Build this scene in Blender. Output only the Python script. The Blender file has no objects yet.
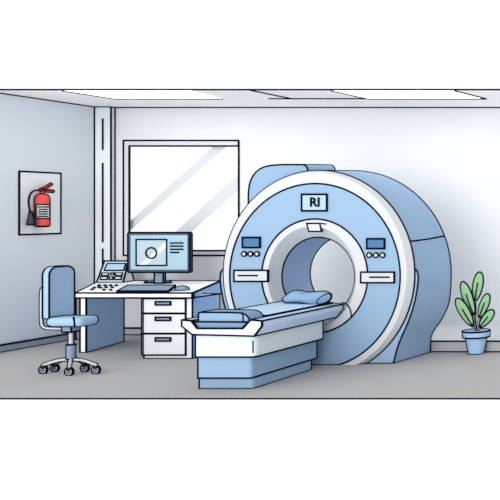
import bpy, bmesh, math
from mathutils import Vector
PI = math.pi
SC = bpy.context.scene
COL = SC.collection
F, VX, VY, CZ = 814.0, 800.0, 210.0, 1.535      # focal length (px of a 500 px frame), principal point, eye height
CAM = Vector((0, 0, CZ))

# ---------------------------------------------------------------- geometry of the view -> points in the room
def P(px, py, Y): return Vector(((px - VX) / F * Y, Y, CZ - (py - VY) / F * Y))
def ray(px, py): return Vector(((px - VX) / F, 1.0, -(py - VY) / F))
def onp(px, py, p0, n):
    d = ray(px, py); t = (Vector(p0) - CAM).dot(n) / d.dot(n)
    return CAM + d * t
def FZ(px, py, z=0.0): return onp(px, py, (0, 0, z), Vector((0, 0, 1)))
def WX(px, py, X): return onp(px, py, (X, 0, 0), Vector((1, 0, 0)))

# ---------------------------------------------------------------- materials
def lin(c): return c / 12.92 if c <= 0.04045 else ((c + 0.055) / 1.055) ** 2.4
def rgb(h, k=1.0):
    h = h.lstrip('#'); return tuple(min(0.97, lin(int(h[i:i + 2], 16) / 255) * k) for i in (0, 2, 4)) + (1,)
MATS = {}
def mat(name, hexc, k=1.0, spec=0.0, rough=0.8, emit=0.0):
    if name in MATS: return MATS[name]
    m = bpy.data.materials.new(name); m.use_nodes = True
    nt = m.node_tree; b = nt.nodes['Principled BSDF']
    c = rgb(hexc, k)
    # a very faint procedural mottling keeps the flat paint from being perfectly uniform
    nz = nt.nodes.new('ShaderNodeTexNoise'); nz.inputs['Scale'].default_value = 6.0
    mx = nt.nodes.new('ShaderNodeMix'); mx.data_type = 'RGBA'
    mx.inputs[6].default_value = tuple(v * 0.985 for v in c[:3]) + (1,)
    mx.inputs[7].default_value = c
    nt.links.new(nz.outputs[0], mx.inputs[0]); nt.links.new(mx.outputs[2], b.inputs['Base Color'])
    b.inputs['Roughness'].default_value = rough
    b.inputs['Specular IOR Level'].default_value = spec
    if emit:
        b.inputs['Emission Color'].default_value = c; b.inputs['Emission Strength'].default_value = emit
    MATS[name] = m; return m

K = 0.78
M = dict(
 ink=mat('ink', '141a26', 0.6),
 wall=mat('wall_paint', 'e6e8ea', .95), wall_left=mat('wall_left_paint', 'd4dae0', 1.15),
 ceil=mat('ceiling_paint', 'fafafa', 1.2), lamp=mat('lamp_diffuser', 'fbf7f5', 1.0, emit=2.6),
 floor=mat('floor_vinyl', 'b4b3b2', 1.06), base=mat('baseboard_paint', 'aaabad', 1.15), base_left=mat('baseboard_left_paint', 'b4bdcc', K),
 pil=mat('pillar_paint', 'e8ebed', 1.05), frame=mat('window_frame_paint', 'd5d6df', 1.0), streak=mat('painted_reflection', 'e6eaee', .8),
 white=mat('white_enamel', 'eceff4', .73), white2=mat('white_desk_laminate', 'fbfbfc', 1.02), pale=mat('pale_grey_laminate', 'e6e9ed', 1.0),
 blue=mat('light_blue_enamel', 'a9c8e8', .72), blue_h=mat('housing_blue', 'aac8e8', K), bore=mat('bore_blue', 'a2b9d4', 1.1),
 disp=mat('display_blue', '5b86b4', K), plate=mat('sign_plate_blue', 'c8e6f4', .7),
 table_side=mat('table_enamel', 'e4eef6', .82), rail=mat('rail_enamel', 'c6d9f4', .95),
 sheet=mat('sheet_cyan', 'c5e2f5', 1.0), cush=mat('cushion_blue', 'a6c6e9', .66), matt=mat('mattress_blue', '8fafd3', .7), pillow=mat('pillow_blue', 'a2bfe3', K),
 chair=mat('chair_fabric', 'b2d0ef', .82), steel=mat('chair_enamel', 'e4e8ef', K), gas=mat('gas_spring_blue', '9fb0ce', K), caster=mat('caster_grey', 'b4bfd2', .95),
 deskblue=mat('desk_panel_blue', 'b0d1f9', 1.0), slate=mat('slate_plastic', '5c6a7e', K), slate2=mat('slate_blue_plastic', '8ca1bc', .95),
 screen=mat('screen_cyan', 'bfe0f1', .7), screen2=mat('screen_pale', 'cfe6f2', .7), glare=mat('screen_glare', 'fdfeff', K),
 console=mat('console_grey', 'd2d9e3', 1.05), conscr=mat('console_screen', 'afcdee', 1.0),
 red=mat('extinguisher_red', 'f5605f', .9), lab=mat('label_white', 'f4f5f8', K), rubber=mat('rubber_black', '2a2f38', K), horn=mat('horn_grey', '4f5561', K),
 leaf=mat('leaf_green', 'a9d8a4', .75), stem=mat('stem_lilac', 'c5c6d2', K), pot=mat('pot_blue', 'a9c5e6', 1.05), soil=mat('soil', '8f8178', 1.0),
 board=mat('board_white', 'eef2f4', 1.05),
)
g = bpy.data.materials.new('window_glass'); g.use_nodes = True
nt = g.node_tree; nt.nodes.clear()
o_ = nt.nodes.new('ShaderNodeOutputMaterial'); t_ = nt.nodes.new('ShaderNodeBsdfTransparent'); gl = nt.nodes.new('ShaderNodeBsdfGlossy'); mxs = nt.nodes.new('ShaderNodeMixShader')
gl.inputs['Roughness'].default_value = 0.02; mxs.inputs[0].default_value = 0.03
nt.links.new(t_.outputs[0], mxs.inputs[1]); nt.links.new(gl.outputs[0], mxs.inputs[2]); nt.links.new(mxs.outputs[0], o_.inputs[0])
M['glass'] = g

# ---------------------------------------------------------------- mesh helpers
def face(bm, vs, mi=0):
    try:
        f = bm.faces.new(vs); f.material_index = mi; return f
    except ValueError: return None
def loft(bm, loops, closed=True, mi=0, capA=False, capB=False):
    L = [[bm.verts.new(p) for p in lp] for lp in loops]; n = len(L[0])
    for a, b in zip(L, L[1:]):
        for i in range(n if closed else n - 1):
            j = (i + 1) % n; face(bm, (a[i], a[j], b[j], b[i]), mi)
    if capA: face(bm, L[0][::-1], mi)
    if capB: face(bm, L[-1], mi)
    return L
def prism(bm, A, B, mi=0): return loft(bm, [A, B], True, mi, True, True)
def ext(bm, A, d, mi=0): d = Vector(d); return prism(bm, [Vector(p) for p in A], [Vector(p) + d for p in A], mi)
def box(bm, x0, x1, y0, y1, z0, z1, mi=0):
    ext(bm, [(x0, y0, z0), (x1, y0, z0), (x1, y0, z1), (x0, y0, z1)], (0, y1 - y0, 0), mi)
def rbox(bm, x0, x1, y0, y1, z0, z1, r, seg=4, mi=0):
    t = bmesh.new(); box(t, x0, x1, y0, y1, z0, z1)
    bmesh.ops.bevel(t, geom=list(t.edges), offset=r, segments=seg, profile=0.5, affect='EDGES')
    vm = {v: bm.verts.new(v.co) for v in t.verts}
    for f in t.faces: face(bm, [vm[v] for v in f.verts], mi)
    t.free()
def plate(bm, pts, p0, n, th, mi=0, back=0.002):
    n = Vector(n).normalized(); q = [onp(x, y, p0, n) for x, y in pts]
    prism(bm, [p - n * back for p in q], [p + n * th for p in q], mi)
    return q
def circ(cx, cy, r, n=24, ry=None):
    ry = ry or r; return [(cx + r * math.cos(2 * PI * i / n), cy + ry * math.sin(2 * PI * i / n)) for i in range(n)]
def rrect(x0, y0, x1, y1, r, n=4):
    out = []
    for cx, cy, a in ((x1 - r, y0 + r, -PI / 2), (x1 - r, y1 - r, 0), (x0 + r, y1 - r, PI / 2), (x0 + r, y0 + r, PI)):
        for k in range(n + 1): out.append((cx + r * math.cos(a + PI / 2 * k / n), cy + r * math.sin(a + PI / 2 * k / n)))
    return out
def tube(bm, pts, r, n=10, mi=0, closed=False):
    pts = [Vector(p) for p in pts]; rs = r if isinstance(r, (list, tuple)) else [r] * len(pts)
    loops = []; m = len(pts); up = None
    for i, p in enumerate(pts):
        a = pts[i - 1] if (i or closed) else p; b = pts[(i + 1) % m] if (i < m - 1 or closed) else p
        t = (b - a).normalized()
        if up is None:
            up = Vector((0, 0, 1)) if abs(t.z) < 0.9 else Vector((1, 0, 0))
        up = (up - t * up.dot(t)).normalized(); s = t.cross(up)
        loops.append([p + (up * math.cos(2 * PI * k / n) + s * math.sin(2 * PI * k / n)) * rs[i] for k in range(n)])
    if closed: loops.append(loops[0])
    loft(bm, loops, True, mi, not closed, not closed)
def lathe(bm, prof, c, n=32, mi=0, axis='z', a0=0, a1=2 * PI):
    c = Vector(c); full = abs(a1 - a0 - 2 * PI) < 1e-6; loops = []
    for r, h in prof:
        lp = []
        for k in range(n if full else n + 1):
            a = a0 + (a1 - a0) * k / n; u, v = r * math.cos(a), r * math.sin(a)
            lp.append(c + (Vector((u, v, h)) if axis == 'z' else Vector((u, h, v))))
        loops.append(lp)
    loft(bm, loops, full, mi, full, full)
def ellips(bm, c, rx, ry, rz, n=20, m=12, mi=0):
    lathe(bm, [(1, 0)], c) if False else None
    loops = []
    for j in range(m + 1):
        t = -PI / 2 + PI * (0.02 + 0.96 * j / m)
        loops.append([Vector(c) + Vector((rx * math.cos(t) * math.cos(2 * PI * k / n), ry * math.cos(t) * math.sin(2 * PI * k / n), rz * math.sin(t))) for k in range(n)])
    loft(bm, loops, True, mi, True, True)
def puff(bm, out, n, d, mi=0):
    """a soft solid whose silhouette is `out`, swelling by d on both sides along n"""
    out = [Vector(p) for p in out]; n = Vector(n).normalized(); c = sum(out, Vector()) / len(out); loops = []
    for s, k in ((0.35, -1), (0.72, -0.78), (0.92, -0.42), (1, 0), (0.92, 0.42), (0.72, 0.78), (0.35, 1)):
        loops.append([c + (p - c) * s + n * d * k for p in out])
    loft(bm, loops, True, mi, True, True)
def smooth_loop(pts, it=2, closed=True):
    for _ in range(it):
        q = []; m = len(pts)
        for i in range(m if closed else m - 1):
            a, b = pts[i], pts[(i + 1) % m]
            q.append(tuple(a[k] * .75 + b[k] * .25 for k in range(len(a)))); q.append(tuple(a[k] * .25 + b[k] * .75 for k in range(len(a))))
        pts = q if closed else [pts[0]] + q + [pts[-1]]
    return pts
def seg(bm, a, b, r, mi=1, n=6):
    a, b = Vector(a), Vector(b); d = b - a; L = d.length
    if L < 1e-5: return
    t = d / L; a = a - t * r * .45; b = b + t * r * .45
    up = Vector((0, 0, 1)) if abs(t.z) < .9 else Vector((1, 0, 0)); up = (up - t * up.dot(t)).normalized(); s = t.cross(up)
    loft(bm, [[q + (up * math.cos(2 * PI * k / n) + s * math.sin(2 * PI * k / n)) * r for k in range(n)] for q in (a, b)], True, mi, True, True)
def line(bm, pts, w=1.0, mi=1, closed=False):
    pts = [Vector(p) for p in pts]
    if closed: pts = pts + [pts[0]]
    for a, b in zip(pts, pts[1:]): seg(bm, a, b, 0.00105 * w * (a.y + b.y) / 2, mi)
def drawn(bm, crease=38, w=1.0, skip=None, sil=True):
    """raised dark piping along the creases and outer contours of the shape"""
    bmesh.ops.remove_doubles(bm, verts=bm.verts, dist=1e-5)
    bmesh.ops.recalc_face_normals(bm, faces=bm.faces); bm.normal_update()
    todo = []
    for e in bm.edges:
        fs = e.link_faces
        if len(fs) > 2: continue
        if any(f.material_index == 1 for f in fs): continue
        a, b = e.verts[0].co.copy(), e.verts[1].co.copy()
        if skip and skip(a, b): continue
        if len(fs) == 2:
            ang = math.degrees(fs[0].normal.angle(fs[1].normal, 0))
            s0, s1 = [f.normal.dot(CAM - f.calc_center_median()) > 0 for f in fs]
            if not (ang > crease or (sil and s0 != s1 and ang > 0.5)): continue
        elif len(fs) == 0: continue
        todo.append((a, b))
    for a, b in todo: seg(bm, a, b, 0.00105 * w * (a.y + b.y) / 2, 1)
def obj(name, bm, m, parent=None, ink=True, crease=38, w=1.0, extra=(), skip=None, sil=True, smooth=True, label=None):
    if ink: drawn(bm, crease, w, skip, sil)
    else:
        bmesh.ops.remove_doubles(bm, verts=bm.verts, dist=1e-6); bmesh.ops.recalc_face_normals(bm, faces=bm.faces)
    me = bpy.data.meshes.new(name)
    org = Vector(parent.get('_o', (0, 0, 0))) if parent else Vector((0, 0, 0))
    bm.to_mesh(me); bm.free()
    for q in (m, M['ink']) + tuple(extra): me.materials.append(q)
    for p in me.polygons: p.use_smooth = smooth
    if smooth: me.set_sharp_from_angle(angle=math.radians(33))
    o = bpy.data.objects.new(name, me); COL.objects.link(o)
    if parent:
        o.parent = parent; root = parent
        while root.parent: root = root.parent
        if parent.type == 'EMPTY': me.transform(__import__('mathutils').Matrix.Translation(-parent.location))
        elif root.type == 'EMPTY': me.transform(__import__('mathutils').Matrix.Translation(-root.location))
    if label: o['label'] = label
    return o
def thing(name, label, cat, loc, group=None):
    o = bpy.data.objects.new(name, None); COL.objects.link(o); o.empty_display_size = .1
    o.location = loc; o['label'] = label; o['category'] = cat
    if group: o['group'] = group
    return o
def tag(o, label, cat, group=None):
    o['label'] = label; o['category'] = cat
    if group: o['group'] = group
    return o
def struct(name, bm, m, **k):
    o = obj(name, bm, m, **k)
    if not o.parent: o['kind'] = 'structure'
    return o
B = bmesh.new
FRONT = Vector((0, -1, 0)); UP = Vector((0, 0, 1)); RIGHT = Vector((1, 0, 0))

# ================================================================ ROOM
XL, YB, H = -8.62, 10.0, 2.8
YF, YC = 1.535 * F / 188.0, 1.265 * F / 120.0
XR = -2.3
bm = B(); box(bm, XL - .1, XR, YF, YB + .1, -.012, 0); line(bm, [(XL - .1, YF, -.006), (XR, YF, -.006)]); struct('floor', bm, M['floor'], ink=False)
bm = B(); box(bm, XL - .1, XR, YC, YB + .1, H, H + .012); line(bm, [(XL - .1, YC, H + .004), (XR, YC, H + .004)])
z = H - .001
def cl(px, py): return FZ(px, py, H - .003)
line(bm, [cl(250, 90), cl(291, 98.4)]); line(bm, [cl(269, 98.5), cl(486, 98.5)])
struct('ceiling', bm, M['ceil'], ink=False)
for i, (pts, lb) in enumerate((([(63, 90.3), (190, 90.3), (222, 98.4), (115, 98.4)], 'flat white ceiling light panel above the window'),
                      ([(332, 90.3), (454.5, 90.3), (486, 98.4), (368, 98.4)], 'flat white ceiling light panel above the scanner'))):
    bm = B(); q = plate(bm, pts, (0, 0, H), (0, 0, -1), .003)
    off = Vector((0, 0, -.004))
    if i == 0: line(bm, [q[0] + off, q[3] + off, q[2] + off])
    else: line(bm, [q[0] + off, q[3] + off, q[2] + off, q[1] + off])
    tag(obj('ceiling_light', bm, M['lamp'], ink=False), lb, 'ceiling light', 'ceiling light panels')
# walls
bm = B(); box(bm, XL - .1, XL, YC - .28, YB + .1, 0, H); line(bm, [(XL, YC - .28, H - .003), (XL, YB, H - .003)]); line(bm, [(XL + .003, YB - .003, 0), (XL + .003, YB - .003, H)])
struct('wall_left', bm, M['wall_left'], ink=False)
WL, WR, WT, WBm = [P(x, 200, YB).x for x in (124.2, 238.6)] + [P(200, y, YB).z for y in (141, 255)]
bm = B()
for x0, x1, z0, z1 in ((XL, WL, 0, H), (WR, XR, 0, H), (WL, WR, 0, WBm), (WL, WR, WT, H)): box(bm, x0, x1, YB, YB + .1, z0, z1)
line(bm, [(XL, YB - .002, H - .003), (XR, YB - .002, H - .003)])
struct('wall_back', bm, M['wall'], ink=False)
# window
bm = B(); Yg = YB + .06
plate(bm, [(124, 141), (238.8, 141), (238.8, 255), (124, 255)], (0, Yg, 0), FRONT, .004, back=.004)
win = struct('window_1', bm, M['glass'], ink=False)
bm = B()
plate(bm, [(123.7, 140.5), (238.6, 140.5), (238.6, 146), (129.4, 146)], (0, YB, 0), FRONT, .003, back=.001)
plate(bm, [(123.7, 140.5), (129.4, 146), (129.4, 250.6), (129.4, 255.4), (123.7, 255.4)], (0, YB, 0), FRONT, .003, back=.001)
plate(bm, [(129.4, 250.6), (238.6, 250.6), (238.6, 255.4), (129.4, 255.4)], (0, YB, 0), FRONT, .003, back=.001)
line(bm, [P(238.6, 140.5, YB - .01), P(238.6, 255.4, YB - .01)])
struct('window_frame', bm, M['frame'], parent=win, sil=False)
bm = B()  # reflections in the glass, painted as pale diagonal strips on the pane
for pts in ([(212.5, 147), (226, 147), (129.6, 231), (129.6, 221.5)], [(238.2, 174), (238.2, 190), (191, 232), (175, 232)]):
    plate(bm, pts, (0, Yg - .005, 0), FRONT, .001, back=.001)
struct('reflection_streak', bm, M['streak'], parent=win, ink=False)
# pillar in the corner
bm = B(); Yp = 9.942; xa, xb = XL + .002, P(111, 0, Yp).x
box(bm, xa, xb, Yp, YB, 0, H - .002)
for a, b in ((119, 149.5), (163.3, 242), (249, 266)): line(bm, [P(102.8, a, Yp - .003), P(102.8, b, Yp - .003)])
line(bm, [(xb, YB - .002, 0), (xb, YB - .002, H)])
struct('trim_1', bm, M['pil'], w=1.0, sil=False)
# cable duct in the left corner
bm = B(); box(bm, P(75.6, 0, 9.9).x + .33, P(80, 0, 9.9).x + .33, 9.8, 9.93, 0, .5) if False else box(bm, XL + .002, XL + .06, 9.62, 9.70, 0, .49)
struct('trim_2', bm, M['frame'])
# low wall ledge at the right
YL = 1.535 * F / 142.0; zl = CZ - 131 * YL / F; xl = P(330, 0, YL).x
bm = B(); box(bm, xl, XR, YL, YB, 0, zl)
struct('trim_3', bm, M['wall'], ink=False)
bm = B(); box(bm, xl, XR, YL - .012, YL, 0, zl + .002)
line(bm, [(xl, YL - .014, zl), (XR, YL - .014, zl)]); line(bm, [(xl, YL - .014, .003), (XR, YL - .014, .003)])
struct('baseboard_right', bm, M['base'], ink=False)
bm = B(); box(bm, xb, xl + .3, YB - .015, YB, 0, .085); struct('baseboard_back', bm, M['base'], sil=False)
bm = B(); box(bm, XL, XL + .015, YC - .28, Yp, 0, .078); struct('baseboard_left', bm, M['base_left'], sil=False)

# ================================================================ FIRE EXTINGUISHER ON ITS BOARD
X1 = XL + .006
y0, y1 = WX(19.3, 0, X1).y, WX(60.7, 0, X1).y
bm = B(); box(bm, XL, X1, y0, y1, 1.262, 1.962)
tag(obj('wall_board', bm, M['board'], sil=False), 'white rectangular board on the left wall behind the red extinguisher', 'board')
XE = X1 + .068; yc = WX(42.4, 0, XE).y
ex = thing('fire_extinguisher', 'red fire extinguisher with black hose on the left wall board', 'fire extinguisher', (XE, yc, 1.345))
def E(px, py): return WX(px, py, XE)
zb, zt = E(42.4, 226.5).z, E(42.4, 194).z
bm = B(); lathe(bm, [(.03, zb), (.056, zb + .004), (.061, zb + .02), (.061, zt - .06), (.055, zt - .03), (.04, zt - .01), (.018, zt)], (XE, yc, 0), 40)
obj('cylinder', bm, M['red'], ex, crease=60)
va = math.atan2(-yc, -XE)
bm = B(); lathe(bm, [(.0625, E(42, 218.5).z), (.0625, E(42, 204.5).z)], (XE, yc, 0), 16, a0=va - .95, a1=va + 1.2)
for k, w2 in enumerate((.7, .5, .6, .5, .6)):
    zz = E(42, 207 + k * 2.35).z
    line(bm, [(XE + .066 * math.cos(va + .1 + t * w2), yc + .066 * math.sin(va + .1 + t * w2), zz) for t in (-1, -.5, 0, .5, 1)], w=.75)
obj('paper_label', bm, M['lab'], ex, w=.8)
bm = B(); lathe(bm, [(.017, zt - .012), (.017, zt + .05)], (XE, yc, 0), 16); obj('valve', bm, M['red'], ex, w=.8)
for pts in ([(40.5, 190), (44, 188.4), (51.3, 184)], [(40.5, 189.6), (46, 190.6), (53, 191.3)]):
    bm = B(); tube(bm, [E(*p) for p in pts], .019, 8); obj('lever', bm, M['red'], ex, w=.45)
hp = smooth_loop([(40.5, 190.8), (35, 190), (30.5, 193), (28.6, 199), (28.8, 206), (30.8, 214)], 2, False)
bm = B(); tube(bm, [E(*p) for p in hp], .010, 8); obj('hose', bm, M['rubber'], ex, ink=False)
bm = B(); tube(bm, [E(30.8, 212), E(30.8, 216), E(31.1, 224.5)], [.012, .018, .034], 12); obj('nozzle', bm, M['horn'], ex)

# ================================================================ DESK
ZT, ZU = .681, .630
A0, A1 = P(75, 293, 8.375), P(192, 293, 8.375); YD = 9.79
B0, B1 = FZ(99, 281, ZT), FZ(219.8, 281, ZT)
desk = thing('desk', 'white desk with blue side panel standing below the window', 'desk', (-7.3, 9.0, 0))
bm = B(); top = [Vector((A0.x, A0.y, ZU)), Vector((A1.x, A1.y, ZU)), Vector((B1.x, B1.y, ZU)), Vector((B0.x, B0.y, ZU))]
ext(bm, top, (0, 0, ZT - ZU)); obj('desktop', bm, M['white2'], desk, sil=False)
bm = B()   # tapering blue end board
a, b = Vector((A1.x, A1.y, 0)), Vector((B1.x, B1.y, 0)); n = Vector(((b - a).y, -(b - a).x, 0)).normalized() * .012
zb2 = CZ - 83.6 * YD / F
q = [a + UP * ZU, b + UP * zb2, b + UP * (ZT + .001), a + UP * (ZT + .001)]
ext(bm, [p + n * .2 for p in q], n); obj('end_board', bm, M['deskblue'], desk, sil=False, label='blue tapering end board')
bm = B()   # left side panel with white front edge
f0, f1, r1 = FZ(80.4, 352.8), FZ(86.4, 352.8), FZ(123.8, 341.8)
r0 = r1 + (f0 - f1)
obj_side = [f0, f1, r1, r0]
ext(bm, obj_side, (0, 0, ZU - .004)); obj('side_panel', bm, M['deskblue'], desk, sil=False, label='blue side panel')
bm = B(); box(bm, f0.x, f1.x, f0.y - .004, f0.y, 0, ZU - .003); obj('leg', bm, M['white2'], desk, sil=False, label='white front leg edge')
# drawer cabinet
cx0, cx1, Yc0, Yc1, zc = P(142, 0, 8.375).x, -6.27, 8.40, 8.79, .6285
cab = thing('drawer_cabinet', 'white three-drawer cabinet with dark handles under the right end of desk', 'cabinet', (-6.5, 8.5, 0))
bm = B(); box(bm, cx0, cx1, Yc0, Yc1, 0, zc); obj('cabinet_body', bm, M['pale'], cab, sil=False)
bm = B(); box(bm, cx1, cx1 + .004, Yc0 + .002, Yc1, .002, zc - .001); obj('side_panel', bm, M['deskblue'], cab, ink=False, label='blue side panel')
for (ya, yb) in ((298.6, 313.2), (313.6, 333.4), (333.8, 355)):
    bm = B(); plate(bm, [(142.2, ya), (185.8, ya), (185.8, yb), (142.2, yb)], (0, 8.398, 0), FRONT, .004)
    d = obj('drawer', bm, M['pale'], cab, sil=False)
    hy = ya + 3.1 if ya < 330 else 337.8
    if 310 < ya < 320: hy = 317.2
    bm = B(); plate(bm, [(155.8, hy), (170.8, hy), (170.8, hy + 3.2), (155.8, hy + 3.2)], (0, 8.393, 0), FRONT, .006)
    obj('handle', bm, M['slate2'], d, sil=False, label='slate blue slot handle')

# monitor
YM = 9.35
mon = thing('computer_monitor', 'wide computer monitor with light blue screen on the desk', 'monitor', (P(159.5, 0, YM + .05).x, YM + .05, ZT))
bm = B(); ml = rrect(127.9, 232.6, 189.7, 272.4, 1.6); plate(bm, ml, (0, YM, 0), FRONT, 0, back=.036)
obj('monitor_housing', bm, M['slate'], mon, sil=False)
bm = B(); plate(bm, rrect(130.9, 235.1, 187.6, 269.6, .4, 2), (0, YM, 0), FRONT, .004)
yy = YM - .005
line(bm, [P(x, y, yy) for x, y in ((136.2, 239.5), (166.7, 239.5), (166.7, 265.5), (136.2, 265.5))], .9, closed=True)
for k, (a, b) in enumerate(((170.5, 183.1),) * 3 + ((170.5, 178.9),)): line(bm, [P(a, 243 + 3.15 * k, yy), P(b, 243 + 3.15 * k, yy)], .9)
plate(bm, [(136.4, 239.7), (166.5, 239.7), (166.5, 265.3), (136.4, 265.3)], (0, yy + .001, 0), FRONT, .001, 2)
plate(bm, [(166.5, 241.3), (166.5, 246.8), (146, 265.3), (139.4, 265.3)], (0, yy, 0), FRONT, .001, 3)  # diagonal glare on the screen, painted as a white stripe
line(bm, [P(x, y, yy - .003) for x, y in circ(151.2, 253, 5.3, 24)], .9, closed=True)
scr = obj('screen', bm, M['screen'], mon, ink=False, extra=(M['screen2'], M['glare']), smooth=False)
yb_ = YM + .05
bm = B(); box(bm, P(154.3, 0, yb_).x, P(163.3, 0, yb_).x, yb_, yb_ + .03, ZT + .008, CZ - 58 * yb_ / F); obj('stand_neck', bm, M['slate2'], mon, sil=False)
bm = B(); q = [FZ(144.6, 283.4, ZT), FZ(171, 283.4, ZT), FZ(170.5, 281.6, ZT), FZ(147, 281.6, ZT)]
ext(bm, q, (0, 0, .012)); obj('stand_base', bm, M['slate2'], mon, sil=False)
# keyboard (raised on its rear feet)
pk = [FZ(117, 291, ZT + .012), FZ(168, 291, ZT + .012)]
n_up = Vector((0, -math.sin(.17), math.cos(.17)))
pk += [onp(175.4, 285.3, pk[0], n_up), onp(127.4, 285.3, pk[0], n_up)]
kb = thing('keyboard', 'slim slate blue keyboard in front of the monitor', 'keyboard', pk[0] - UP * (.012))
bm = B(); prism(bm, [p - UP * .012 for p in pk], pk); obj('keyboard_body', bm, M['slate2'], kb, sil=False)
for p in (pk[2], pk[3]):
    q = p + Vector((.03 if p is pk[3] else -.05, 0, 0)); bm = B(); box(bm, q.x, q.x + .02, q.y - .03, q.y - .012, ZT, q.z - .014)
    obj('foot', bm, M['slate'], kb, ink=False)
# mouse
c = FZ(181.9, 290.4, ZT)
bm = B(); lathe(bm, [(.058, 0), (.060, .012), (.052, .028), (.034, .040), (.012, .046)], c, 28)
tag(obj('computer_mouse', bm, M['slate2']), 'small rounded slate blue computer mouse on the desk', 'mouse')
# phone-like control console
ph = thing('control_console', 'grey slanted control console with small screen left of the monitor', 'console', (-8.1, 9.66, ZT))
pb0, pb1, pt1, pt0 = FZ(96.7, 282.6, ZT), FZ(123, 282.6, ZT), P(128.5, 261, 9.76), P(104.7, 261, 9.76)
pn = (pb1 - pb0).cross(pt0 - pb0).normalized()
if pn.y > 0: pn = -pn
bk = 9.785
bm = B(); loft(bm, [[pb0, pt0, Vector((pt0.x + .01, bk, ZT))], [pb1, pt1, Vector((pt1.x + .045, bk, ZT))]], True, 0, True, True)
obj('console_body', bm, M['console'], ph, sil=False)
bm = B(); plate(bm, [(104.6, 270.6), (107.7, 263.8), (126, 263.8), (124, 270.6)], pb0, pn, .006); obj('small_screen', bm, M['conscr'], ph, sil=False, w=.8)
def sk(x, y): return (90 + x / 7.14, 230 + y / 7.14)
for a, b, c_, d_, t, u in ((88, 136, 84, 132, 309, 327), (80, 128, 76, 124, 335, 355), (186, 234, 182, 230, 309, 327), (180, 228, 176, 224, 335, 355), (153, 176, 150, 173, 307, 319), (142, 166, 139, 163, 335, 354)):
    bm = B(); plate(bm, [sk(a, t), sk(b, t), sk(d_, u), sk(c_, u)], pb0, pn, .006); obj('key', bm, M['console'], ph, sil=False, w=.75)
# loose keypad
kp = thing('keypad', 'flat white keypad with small black keys in front of the grey console', 'keypad', FZ(105, 288, ZT))
bm = B(); ext(bm, [FZ(x, y, ZT) for x, y in ((89.5, 291.2), (113.5, 291.2), (121, 284.6), (95, 284.6))], (0, 0, .004)); obj('pad', bm, M['white2'], kp, ink=False)
for x, y in ((66, 397), (107, 397), (147, 397), (188, 397), (62, 409), (30, 414), (75, 414), (115, 411), (160, 411), (14, 427), (100, 429), (148, 429)):
    px, py = sk(x, y); bm = B(); plate(bm, circ(px, py, 1.9, 12, .75), (0, 0, ZT + .004), UP, .008); obj('key', bm, M['rubber'], kp, ink=False)

# ================================================================ OFFICE CHAIR
ch = thing('office_chair', 'light blue swivel office chair on casters at the left end of desk', 'chair', (-6.78, 7.62, 0))
Y0 = 7.52; X0 = P(42.6, 0, Y0).x; X1c = P(49.2, 0, Y0).x; Y1 = -X1c * F / (VX - 74.4)
zt_, zb_ = CZ - 56.3 * 7.66 / F, .53
rr = .075; prof = []
for cy, cz, a, rad in ((Y1 - rr, zt_ - rr, 0, rr), (Y0 + rr, zt_ - rr, PI / 2, rr), (Y0 + .015, zb_ + .015, PI, .015), (Y1 - .015, zb_ + .015, 1.5 * PI, .015)):
    for k in range(7): t = a + PI / 2 * k / 6; prof.append((cy + rad * math.cos(t), cz + rad * math.sin(t)))
bm = B(); ext(bm, [(X0, y, z) for y, z in prof], (X1c - X0, 0, 0)); obj('backrest', bm, M['chair'], ch, crease=50)
bm = B(); xs0, xs1 = P(44.8, 0, 7.5).x, P(80.5, 0, 7.5).x; ys1 = -xs1 * F / (VX - 100.3)
rbox(bm, xs0, xs1, 7.5, ys1, .458, .540, .038, 5); 
line(bm, [Vector((P(74.5, 0, 7.5).x + d_, 7.5 + e_, z)) for z, d_, e_ in ((.466, -.012, .012), (.48, -.002, .003), (.50, .0, -.001), (.52, -.006, .003), (.533, -.02, .014), (.54, -.04, .035))])
obj('seat', bm, M['chair'], ch, crease=80)
bm = B(); pts = smooth_loop([(44, 288), (41.2, 289), (41.2, 320), (42, 327), (48, 328.6), (68, 328.6)], 2, False)
tube(bm, [P(x, y, 7.63) for x, y in pts], .011, 10); obj('back_bracket', bm, M['steel'], ch, crease=70, w=.95)
Yc = 7.64; cxp = P(71, 0, Yc).x
bm = B(); rbox(bm, P(66, 0, Yc).x, P(76, 0, Yc).x, Yc - .05, Yc + .05, CZ - 121.6 * Yc / F, .466, .012, 2); obj('seat_plate', bm, M['gas'], ch)
def zz(y): return CZ - (y - VY) * Yc / F
bm = B(); lathe(bm, [(.017, zz(345)), (.017, zz(330))], (cxp, Yc, 0), 20); obj('post', bm, M['steel'], ch)
bm = B(); lathe(bm, [(.032, zz(359)), (.032, zz(344.5))], (cxp, Yc, 0), 24); obj('gas_spring', bm, M['gas'], ch)
hub = Vector((cxp, Yc, zz(359.5)))
for px, py in ((43.4, 373.8), (54.9, 371.9), (69.3, 375.6), (85, 371.9), (96, 373.8)):
    w = FZ(px, py); r_ = .0365
    cc = Vector((w.x, w.y, r_ + .001))
    e = Vector((w.x, w.y, .085)); d = e - hub
    pts = [hub, hub + d * .3 + UP * .014, hub + d * .65 + UP * .012, hub + d * .92 + UP * 0, e, e - UP * .025]
    bm = B(); tube(bm, [Vector(q) for q in smooth_loop([tuple(q) for q in pts], 2, False)], .0135, 10)
    lg = obj('leg', bm, M['steel'], ch, crease=70, w=.95)
    bm = B(); lathe(bm, [(.02, -.009), (r_, -.007), (r_, .007), (.02, .009)], cc, 24, axis='y')
    line(bm, [cc + Vector((.014 * math.cos(t), -.011, .014 * math.sin(t))) for t in [k * PI / 5 for k in range(10)]], .5, closed=True)
    obj('caster', bm, M['caster'], lg, crease=70, w=.9)

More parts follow.
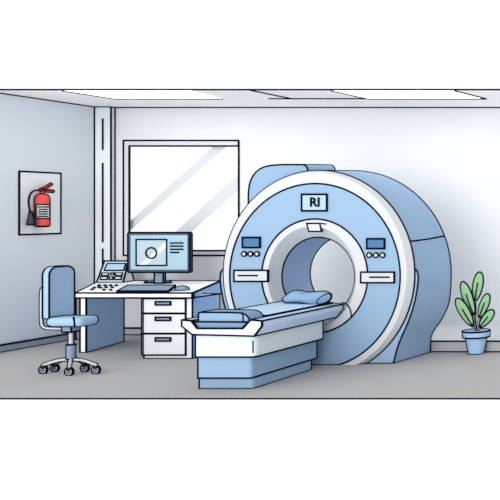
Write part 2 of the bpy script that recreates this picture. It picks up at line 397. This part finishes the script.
# ================================================================ MRI SCANNER
YFc, YO, YR = 8.06, 8.13, 8.76
def ring(cx, cy, rx, ry, Y, n=144):
    out = []
    for i in range(n):
        t = 2 * PI * i / n; p = P(cx + rx * math.cos(t), cy + ry * math.sin(t), Y); p.z = max(p.z, 0.0); out.append(p)
    return out
mri = thing('mri_scanner', 'large round blue and white scanner gantry with open bore, lettered RI', 'medical scanner', (-4.77, 8.4, 0))
E1 = ring(319.2, 273.6, 95.6, 103, YO); E2 = ring(315, 276.1, 85.2, 92.5, YFc); E3 = ring(314.7, 276, 53, 57, YFc); E4 = ring(318.5, 277, 36.6, 40, 8.22)
E5 = ring(348, 273.5, 38, 38.5, YR)
def resample(pts, n):
    L = [0]
    for a, b in zip(pts, pts[1:]): L.append(L[-1] + math.dist(a, b))
    out = []
    for k in range(n):
        s = L[-1] * k / (n - 1); i = 0
        while i < len(L) - 2 and L[i + 1] < s: i += 1
        u = (s - L[i]) / max(1e-9, L[i + 1] - L[i]); out.append(tuple(pts[i][j] + (pts[i + 1][j] - pts[i][j]) * u for j in (0, 1)))
    return out
def outline(cx, cy, rx, ry, leg, fl):
    """arch from left junction over the top to the right junction, down the leg, along the floor, up the mirrored leg"""
    jy = leg[0][1]; t0 = math.asin((jy - cy) / ry)
    arch = [(cx + rx * math.cos(t), cy + ry * math.sin(t)) for t in [PI - t0 + (PI + 2 * t0) * k / 120 for k in range(121)]]
    R = smooth_loop(leg, 2, False) + [fl]; mir = [(2 * cx - x, y) for x, y in R]
    return resample(arch, 90) + resample(R, 24)[1:] + resample([fl, mir[-1]], 14)[1:] + resample(mir[::-1], 24)[1:-1]
of = outline(319.2, 273.6, 95.6, 103, [(414.7, 268), (418.2, 272), (418.4, 283), (414, 306), (408, 323), (400, 340), (396.8, 350)], (393.2, 363.7))
orr = outline(354, 273, 97, 102, [(451, 279), (450.5, 290), (449, 304), (442.4, 318), (436, 327), (431, 335), (430.3, 343)], (430, 352.6))
LF = [P(x, y, YO + .004) for x, y in of]; LR = [P(x, y, YR) for x, y in orr]
for l in (LF, LR):
    for p in l: p.z = max(p.z, 0)
def inner(loop, cx, cy, rx, ry, Y, px):
    out = []
    for x, y in px: t = math.atan2((y - cy) / ry, (x - cx) / rx); out.append(P(cx + rx * math.cos(t), cy + ry * math.sin(t), Y))
    return out
IF = inner(LF, 314.7, 276, 51.5, 55.5, YO + .004, of); IR = inner(LR, 348, 273.5, 38.2, 38.7, YR, orr)
bm = B(); loft(bm, [IF, LF, LR, IR], True, 0)
w0 = LF.index(min(LF, key=lambda p: (p - P(410.6, 240.4, YO)).length)); 
a, b = LF[w0], LR[LR.index(min(LR, key=lambda p: (p - P(444.5, 237.5, YR)).length))]
iF, iR = w0, LR.index(b)
line(bm, [LF[iF].lerp(LR[iF], 0), LF[iF].lerp(LR[iF], .5).lerp(LF[iR].lerp(LR[iR], .5), .5), LR[iR]])
obj('housing', bm, M['blue_h'], mri, crease=55)
E1m = ring(315.4, 274.2, 91.2, 101.6, YFc)
bm = B(); loft(bm, [E2, E1m, E1], True, 0); obj('outer_ring', bm, M['white'], mri, crease=120, label='white outer ring', sil=False)
bm = B(); loft(bm, [E3, E2], True, 0); obj('front_panel', bm, M['blue'], mri, crease=80, sil=False)
E3m = ring(311.9, 277, 44.4, 50.5, YFc)
bm = B(); loft(bm, [E3, E3m, E4], True, 0)
cv = smooth_loop([(342.5, 302.5), (347, 304), (350.5, 309), (351.6, 318)], 2, False)
line(bm, [P(x, y, YFc + .0) for x, y in cv], .8)
obj('bore_ring', bm, M['white'], mri, crease=120, label='white ring around the bore', sil=False,
    skip=lambda a, b: False)
bm = B(); loft(bm, [E4, E5], True, 0); obj('bore_liner', bm, M['bore'], mri, crease=80, sil=False, label='blue bore lining')
# rounded cover behind the gantry
cvp = [(248.8, 203), (248.3, 191.4), (251.4, 180), (259.2, 170.6), (270.9, 164.9), (304.7, 164.6), (307.8, 170.6), (309, 180), (309, 235), (252, 235)]
cp = smooth_loop([(248.6, 235), (248.4, 205), (248.3, 190), (251, 178), (259, 168.5), (272, 164.7), (300, 164.5), (306, 165), (308.6, 172), (309, 190), (309, 235)], 2, False)
bm = B(); prism(bm, [P(x, y, 8.30) for x, y in cp], [P(x, y, 8.30) + Vector((0, .49, .022)) for x, y in cp]); obj('rear_cover', bm, M['blue'], mri, crease=60)
# front details
FP = (0, YFc, 0)
bm = B(); plate(bm, [(302.2, 194.4), (327.2, 194.4), (327.2, 210.8), (302.2, 210.8)], FP, FRONT, .01); sg = obj('sign_plate', bm, M['plate'], mri, sil=False, w=1.1)
cu = bpy.data.curves.new('lettering', 'FONT'); cu.body = 'RI'; cu.size = .125; cu.extrude = .003; cu.offset = .0035; cu.align_x = 'CENTER'; cu.align_y = 'CENTER'
to = bpy.data.objects.new('tmp_text', cu); COL.objects.link(to)
bpy.context.view_layer.update()
me = bpy.data.meshes.new_from_object(to.evaluated_get(bpy.context.evaluated_depsgraph_get()))
bpy.data.objects.remove(to); me.materials.clear(); me.materials.append(M['ink'])
lt = bpy.data.objects.new('lettering', me); COL.objects.link(lt); lt.parent = sg; lt['label'] = 'black letters RI'
from mathutils import Matrix
me.transform(Matrix.Rotation(PI / 2, 4, 'X'))
lt.location = P(314.8, 202.6, YFc - .013) - mri.location
for x0, y0_, x1, y1_, cs, cy in ((243.1, 237.5, 260.4, 247.5, (244.5, 250.9, 257.4), 253.9), (367.3, 238.8, 384.8, 248.5, (369.6, 376.2, 382.8), 255.1)):
    bm = B(); plate(bm, [(x0, y0_), (x1, y0_), (x1, y1_), (x0, y1_)], FP, FRONT, .01); obj('display', bm, M['disp'], mri, sil=False, w=1.1)
    for cx in cs:
        bm = B(); plate(bm, circ(cx, cy, 2.3, 16), FP, FRONT, .01); obj('button', bm, M['white'], mri, sil=False, w=.85, crease=50)
for x0, y0_, x1, y1_, s0, s1, sy in ((234.8, 270.3, 268.4, 281.3, 238.4, 257.4, 275.6), (361.3, 272.1, 394.6, 282.6, 369.8, 389.3, 277.2)):
    bm = B(); plate(bm, [(x0, y0_), (x1, y0_), (x1, y1_), (x0, y1_)], FP, FRONT, .012); line(bm, [P(s0, sy, YFc - .013), P(s1, sy, YFc - .013)], .95)
    obj('control_panel', bm, M['white'], mri, sil=False)
bm = B(); plate(bm, [(307.4, 223.4), (320.4, 223.4), (322, 231.4), (309.4, 231.4)], (0, YFc + .008, 0), FRONT, .012); line(bm, [P(320, 223.4, YFc - .004), P(326, 224, YFc - .004)], .7)
obj('tag', bm, M['white'], mri, sil=False, w=.9)

# ================================================================ PATIENT TABLE
tb = thing('patient_table', 'white and blue patient table sliding into the scanner bore', 'medical table', (-4.9, 7.4, 0))
def plan(x0, x1, y0, y1, r, z0, z1, mi=0, n=6):
    pts = [(x0, y1), (x0, y0)] + [(x1 - r + r * math.sin(t), y0 + r - r * math.cos(t)) for t in [PI / 2 * k / n for k in range(n + 1)]] + [(x1, y1)]
    return [(x, y, z0) for x, y in pts], [(x, y, z1) for x, y in pts]
bm = B(); prism(bm, *plan(-5.155, -4.695, 6.985, 7.82, .03, 0, .098)); obj('plinth', bm, M['blue'], tb, sil=False)
bm = B(); prism(bm, *plan(-5.145, -4.69, 6.955, 7.90, .03, .098, .288)); 
line(bm, [P(249.8, 360, 6.965), P(249.8, 375, 6.965)], .8); obj('pedestal', bm, M['blue'], tb, sil=False)
bm = B(); prism(bm, *plan(-5.125, -4.62, 6.90, 7.88, .05, .288, .476)); line(bm, [P(253, 341, 6.91), P(253, 352.5, 6.91)], .8)
obj('table_body', bm, M['table_side'], tb, sil=False)
YT, YT1 = 6.85, 8.055
tp = [(181.7, 320), (190.9, 320.8), (197, 328.6), (242.9, 328.6), (250.7, 320), (261.6, 321), (261.6, 326.2), (254, 336.2), (192, 334.6), (181.7, 326.2)]
bm = B(); ext(bm, [P(x, y, YT) for x, y in tp], (0, .012, 0)); obj('end_plate', bm, M['white'], tb, sil=False, label='white dished end plate')
bm = B(); ext(bm, [P(x, y, YT) + Vector((0, .012, 0)) for x, y in tp], (0, YT1 - YT, 0)); obj('tray', bm, M['rail'], tb, sil=False)
bm = B(); mp = [(192.6, 321.8), (198, 328.4), (242, 328.4), (247.6, 322.2)]
ext(bm, [P(x, y, YT + .02) for x, y in mp], (0, 1.17, 0)); obj('mattress', bm, M['matt'], tb, sil=False)
bm = B(); xa_, xb_ = -5.13, -4.63
ext(bm, [(xa_, 7.07, .60), (xb_, 7.07, .60), (xb_, 7.07, .618), (xa_ + .02, 7.07, .630), (xa_, 7.07, .630)], (0, .99, 0)); obj('sheet', bm, M['sheet'], tb, sil=False, crease=60, label='pale cyan sheet')
# cushion at the foot end
bm = B(); Yq = 6.88
cq = smooth_loop([(198.4, 322), (198.4, 313), (200, 312.2), (240, 312.6), (245, 314), (249, 318), (249.5, 322)], 1, False)
ext(bm, [P(x, y, Yq) for x, y in cq], (0, .18, 0)); line(bm, [P(241.5, 313, Yq - .002), P(243, 316, Yq - .002), P(243, 322, Yq - .002)], .8)
tag(obj('cushion', bm, M['cush'], crease=50), 'light blue block cushion at the foot end of the patient table', 'cushion')
# head pillow
pp = [(282, 299.2), (286, 295.5), (291, 292), (296, 290.2), (301, 291), (306, 292.4), (313, 292.2), (321, 291.2), (328, 291.6), (332, 294.8), (331, 299.5), (325, 303.6), (317, 305), (310, 304), (303, 302.4), (293, 302.2), (285, 302.6)]
pp = smooth_loop(pp, 1)
pl = thing('pillow', 'soft blue head pillow on the table at the bore opening', 'pillow', P(307, 303, 7.95))
bm = B(); puff(bm, [P(x, y, 7.93) for x, y in pp], FRONT, .08)
obj('pillow_body', bm, M['pillow'], pl, crease=70)
bm = B(); cc_ = smooth_loop([(317, 304.5), (317.3, 300.5), (321, 297), (327, 293.5), (331, 294), (331, 299), (325, 303.2)], 2)
puff(bm, [P(x, y, 7.85) for x, y in cc_], FRONT, .012); obj('pillow_end', bm, M['matt'], pl, crease=70, w=.85)

# ================================================================ POTTED PLANT
YP = 8.70; xp = P(476.2, 0, YP).x
pt = thing('potted_plant', 'green broad-leaved plant in a blue pot right of the scanner', 'plant', (xp, YP, 0))
def zp(y): return CZ - (y - VY) * YP / F
bm = B(); lathe(bm, [(.074, 0), (.108, zp(336.6))], (xp, YP, 0), 40); ptb = obj('pot', bm, M['pot'], pt)
bm = B(); lathe(bm, [(.134, zp(336.6)), (.138, zp(330.8)), (.120, zp(330.8))], (xp, YP, 0), 40); obj('rim', bm, M['pot'], ptb)
bm = B(); lathe(bm, [(.02, zp(331.0)), (.119, zp(331.0))], (xp, YP, 0), 24); obj('soil', bm, M['soil'], pt, ink=False)
for i, (bx, by, tx, ty, wd, dy) in enumerate(((475, 300.8, 480.2, 272, 10.6, .02), (473.6, 314.8, 462.4, 281.6, 10.4, -.01), (472.6, 326, 456.8, 298.4, 10.8, -.04), (479.2, 317.6, 488.4, 293.8, 9.2, 0), (480, 327, 493.4, 310.2, 9.2, -.03))):
    Yl = YP + dy; b = P(bx, by, Yl); t = P(tx, ty, Yl - .03); ax = t - b; L = ax.length; ax.normalize()
    sd = ax.cross(FRONT).normalized(); hw = wd / 2 * YP / F; out = []
    for k in range(28):
        a = 2 * PI * k / 28; u = (1 - math.cos(a)) / 2
        out.append(b + ax * L * u + sd * hw * math.sin(a) * (.82 + .25 * u))
    bm = B(); nn = FRONT; c = b + ax * L * .5
    loft(bm, [[c + (p - c) * s + nn * d for p in out] for s, d in ((.2, -.006), (.9, -.003), (1, 0), (.9, .004), (.2, .012))], True, 0, True, True)
    line(bm, [b + nn * .004, b + ax * L * .3 + nn * .014, b + ax * L * .62 + nn * .014], .8)
    lf = obj('leaf', bm, M['leaf'], pt, crease=80, w=.95)
    foot = Vector((xp + (b.x - xp) * .35, YP, zp(331)))
    bm = B(); tube(bm, [foot, foot.lerp(b, .5) + Vector(((b.x - xp) * .05, 0, 0)), b + ax * .02], .0075, 8); obj('stem', bm, M['stem'], lf, crease=80, w=.7)

# ================================================================ LIGHT
W = bpy.data.worlds.new('white_void'); SC.world = W; W.use_nodes = True
VOID_SIDE = ((-1, (.76, .775, .80)), (-.15, (.86, .87, .89)), (.32, (1.2,) * 3), (1, (1.25,) * 3)); FILL_FRONT = ((-.2, (0,) * 3), (.5, (.35,) * 3), (1, (.8,) * 3))  # white void, dimmer on the right, with an added unseen fill low in front
nt = W.node_tree; bg = nt.nodes['Background']
tc = nt.nodes.new('ShaderNodeTexCoord')
def lobe(d, stops, scale):
    vm = nt.nodes.new('ShaderNodeVectorMath'); vm.operation = 'DOT_PRODUCT'; vm.inputs[1].default_value = Vector(d).normalized()
    mad = nt.nodes.new('ShaderNodeMath'); mad.operation = 'MULTIPLY_ADD'; mad.inputs[1].default_value = .5; mad.inputs[2].default_value = .5
    cr = nt.nodes.new('ShaderNodeValToRGB'); e_ = cr.color_ramp
    while len(e_.elements) < len(stops): e_.elements.new(.5)
    for e, (p, v) in zip(e_.elements, stops): e.position = (p + 1) / 2; e.color = tuple(c / scale for c in v) + (1,)
    ms = nt.nodes.new('ShaderNodeVectorMath'); ms.operation = 'MULTIPLY'; ms.inputs[1].default_value = (scale,) * 3
    nt.links.new(tc.outputs['Generated'], vm.inputs[0]); nt.links.new(vm.outputs['Value'], mad.inputs[0])
    nt.links.new(mad.outputs[0], cr.inputs[0]); nt.links.new(cr.outputs[0], ms.inputs[0]); return ms.outputs[0]
side = lobe((-1, 0, 0), VOID_SIDE, 2.0)
frontl = lobe((-.20, -.85, -.50), FILL_FRONT, 4.0)
summ = nt.nodes.new('ShaderNodeVectorMath'); summ.operation = 'ADD'; nt.links.new(side, summ.inputs[0]); nt.links.new(frontl, summ.inputs[1])
nt.links.new(summ.outputs[0], bg.inputs['Color']); bg.inputs['Strength'].default_value = 1.0
sl = bpy.data.lights.new('sun', 'SUN'); sl.energy = 1.45; sl.angle = math.radians(44)
so = bpy.data.objects.new('sun', sl); COL.objects.link(so)
so.rotation_euler = Vector((-.06, .98, -.10)).to_track_quat('-Z', 'Y').to_euler(); so.location = (-12, 0, 5)

cam = bpy.data.cameras.new('camera'); co = bpy.data.objects.new('camera', cam); COL.objects.link(co)
co.location = CAM; co.rotation_euler = (PI / 2, 0, 0)
cam.sensor_width = 36; cam.lens = F / 500 * 36; cam.shift_x = -(VX - 250) / 500; cam.shift_y = -(250 - VY) / 500
cam.clip_end = 100
SC.camera = co
SC.view_settings.view_transform = 'Standard'; SC.view_settings.look = 'None'; SC.view_settings.gamma = 1; SC.view_settings.exposure = -0.15
SC.view_settings.use_curve_mapping = False
SC.cycles.use_denoising = True; SC.cycles.max_bounces = 8; SC.cycles.diffuse_bounces = 6
